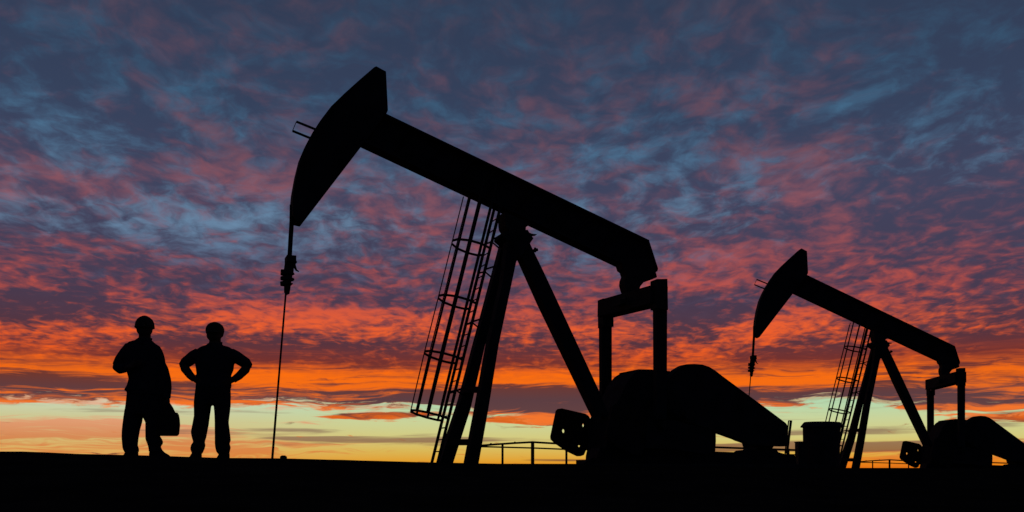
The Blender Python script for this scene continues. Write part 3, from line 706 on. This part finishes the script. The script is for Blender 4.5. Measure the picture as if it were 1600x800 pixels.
for dy in (-.03, .03): hd.tube([Qb(244, 645, dy), Qb(251, 636, dy*.7), Qb(258, 630.5, dy*.2), Qb(264, 630, dy*.2), Qb(268, 637, dy*.7), Qb(271.5, 645, dy)], .012, 8)
hd.build('bag_handle', 'bag', BAG, smooth_=True)

# --- second worker: hands on hips
T2, gx, gy = person('worker on the right with short sleeves, feet apart, both hands on hips', 330, 716, 1, 'two workers beside the wells')
b = MB()
b.loft(rows([(528, 327.5, 344.5, .062, .01), (537, 326.5, 345, .062), (543, 318, 354, .08), (560, 309, 361, .10), (585, 310, 358, .092), (610, 307, 357, .10), (630, 306, 357, .105)], gx, gy, .1), 20)
b.tube([Q(316, 630), Q(313, 670), Q(310, 705), Q(309, 711)], [.085, .055, .04, .04], 12)
b.tube([Q(348, 630), Q(348, 670), Q(349, 705), Q(350, 711)], [.085, .055, .04, .04], 12)
b.tube([Q(308, 553), Q(298, 559.5, .01), Q(287.6, 568, .03)], [.058, .06, .06], 14)
b.tube([Q(287.6, 568, .03), Q(288.5, 576, .02), Q(297.5, 586.8, .0), Q(304.5, 592.5, -.03)], [.062, .057, .05, .042], 14)
b.tube([Q(364, 555), Q(376, 560.5, .01), Q(384.2, 569, .03)], [.058, .06, .06], 14)
b.tube([Q(384.2, 569, .03), Q(382.5, 577.5, .02), Q(373, 587.8, .0), Q(365.5, 594, -.03)], [.062, .057, .05, .042], 14)
hand(b, Q(304, 592.5, -.04), (.75, -.55, -.35), (0, -.2, .9), (.4, .6, 0), .35, L=.16)
hand(b, Q(366, 594, -.04), (-.75, -.55, -.35), (0, -.2, .9), (-.4, .6, 0), .35, L=.16)
eyes, ho, hh_, rx_, mt = head(b, 335.6-330, 506-gy, 535.5-gy, 323.4, 348.0, T2, R(-6))
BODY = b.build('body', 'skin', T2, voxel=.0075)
for e in eyes: MB().ball(tuple(e), .012, 10, 8).build('eye', 'eye', BODY)
hm = MB()
hm.loft([((gy-y)*S, (x0-gx)*S, (x1-gx)*S, dd, .01) for y, x0, x1, dd in ((525, 324.3, 347.3, .12), (520, 322, 348.8, .13), (516.5, 321.4, 349.5, .135), (512, 322, 349, .13), (508, 324.6, 346.8, .115), (505, 328.3, 343, .08), (503.2, 333, 338.5, .03))], 24)
HM = hm.build('hard_hat', 'helmet', T2, smooth_=True)
br_ = MB(); br_.loft([((gy-521)*S, (325-gx)*S, (346-gx)*S, .12, -.06), ((gy-519.2)*S, (323.5-gx)*S, (347.5-gx)*S, .13, -.03)], 24); br_.build('brim', 'helmet', HM)
j = MB()
j.loft(rows([(536.5, 326.3, 345.8, .075), (539.5, 323, 348.2, .09), (542, 314, 358, .095), (546, 308, 364, .105), (553, 304, 367, .12), (563, 304.3, 366.5, .125), (570, 305.5, 365.5, .125), (578, 306.8, 364.5, .12), (586, 307.6, 361, .12), (594, 306.8, 361, .12), (602, 306.3, 361.3, .125), (607, 306, 360.5, .125)], gx, gy, .13), 28, 2.3)
j.tube([Q(311, 551.5), Q(303, 557), Q(295, 562.5, .02), Q(289, 566.3, .03), Q(286.8, 569.5, .03), Q(287.5, 573, .03)], [.07, .078, .075, .072, .068, .06], 14)
j.tube([Q(360, 552), Q(368, 557), Q(376.5, 562.8, .02), Q(383, 567.2, .03), Q(385, 570, .03), Q(384.3, 573.5, .03)], [.07, .078, .075, .072, .068, .06], 14)
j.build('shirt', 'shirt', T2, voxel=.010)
cm = MB(); cm.tube([Q(327.5, 535.5, .03), Q(325.5, 539, -.03), Q(336, 545, -.11), Q(347, 539.5, -.03), Q(345, 535, .03)], .013, 8); cm.build('collar', 'shirt', T2, smooth_=True)
tr_ = MB()
tr_.loft(rows([(600, 306.8, 360, .125), (610, 305.5, 360, .125), (620, 304.2, 360.3, .125), (628, 303.4, 360, .12), (633, 303.4, 359.8, .115)], gx, gy, .13), 24, 2.3)
tr_.loft(rows([(626, 303.4, 331.5, .115), (633, 303.4, 329.8, .115), (643.5, 303.6, 328.3, .11), (650, 303.6, 327.3, .105), (664.5, 300.8, 325.5, .10), (675, 298.6, 323.5, .095), (683, 300, 322, .09), (690.5, 302.3, 319.6, .08), (696, 298.6, 320.6, .09), (702, 297.8, 319, .09), (709, 300.6, 315.5, .08)], gx, gy, .1), 20)
tr_.loft(rows([(626, 332.6, 360, .115), (633, 334.3, 360, .115), (645, 335.5, 358.6, .11), (652, 335.8, 357.6, .105), (660, 336, 356.8, .10), (670, 336, 358, .10), (680, 336, 359.4, .095), (688.5, 336, 360.2, .095), (693, 336, 358.3, .09), (699, 336.6, 360.2, .09), (705, 338, 359, .085), (710, 341.5, 357.5, .08)], gx, gy, .1), 20)
tr_.build('trousers', 'trousers', T2, voxel=.010)
for x0, x1 in ((299.5, 315.3), (342.5, 359)):
    bt = MB(); bt.loft(rows([(706, x0+2, x1-1, .07), (711, x0, x1, .085, -.02), (717, x0-1, x1+.6, .14, -.06)], gx, gy, .1), 20, 2.4); bt.build('boot', 'boot', T2, voxel=.009)
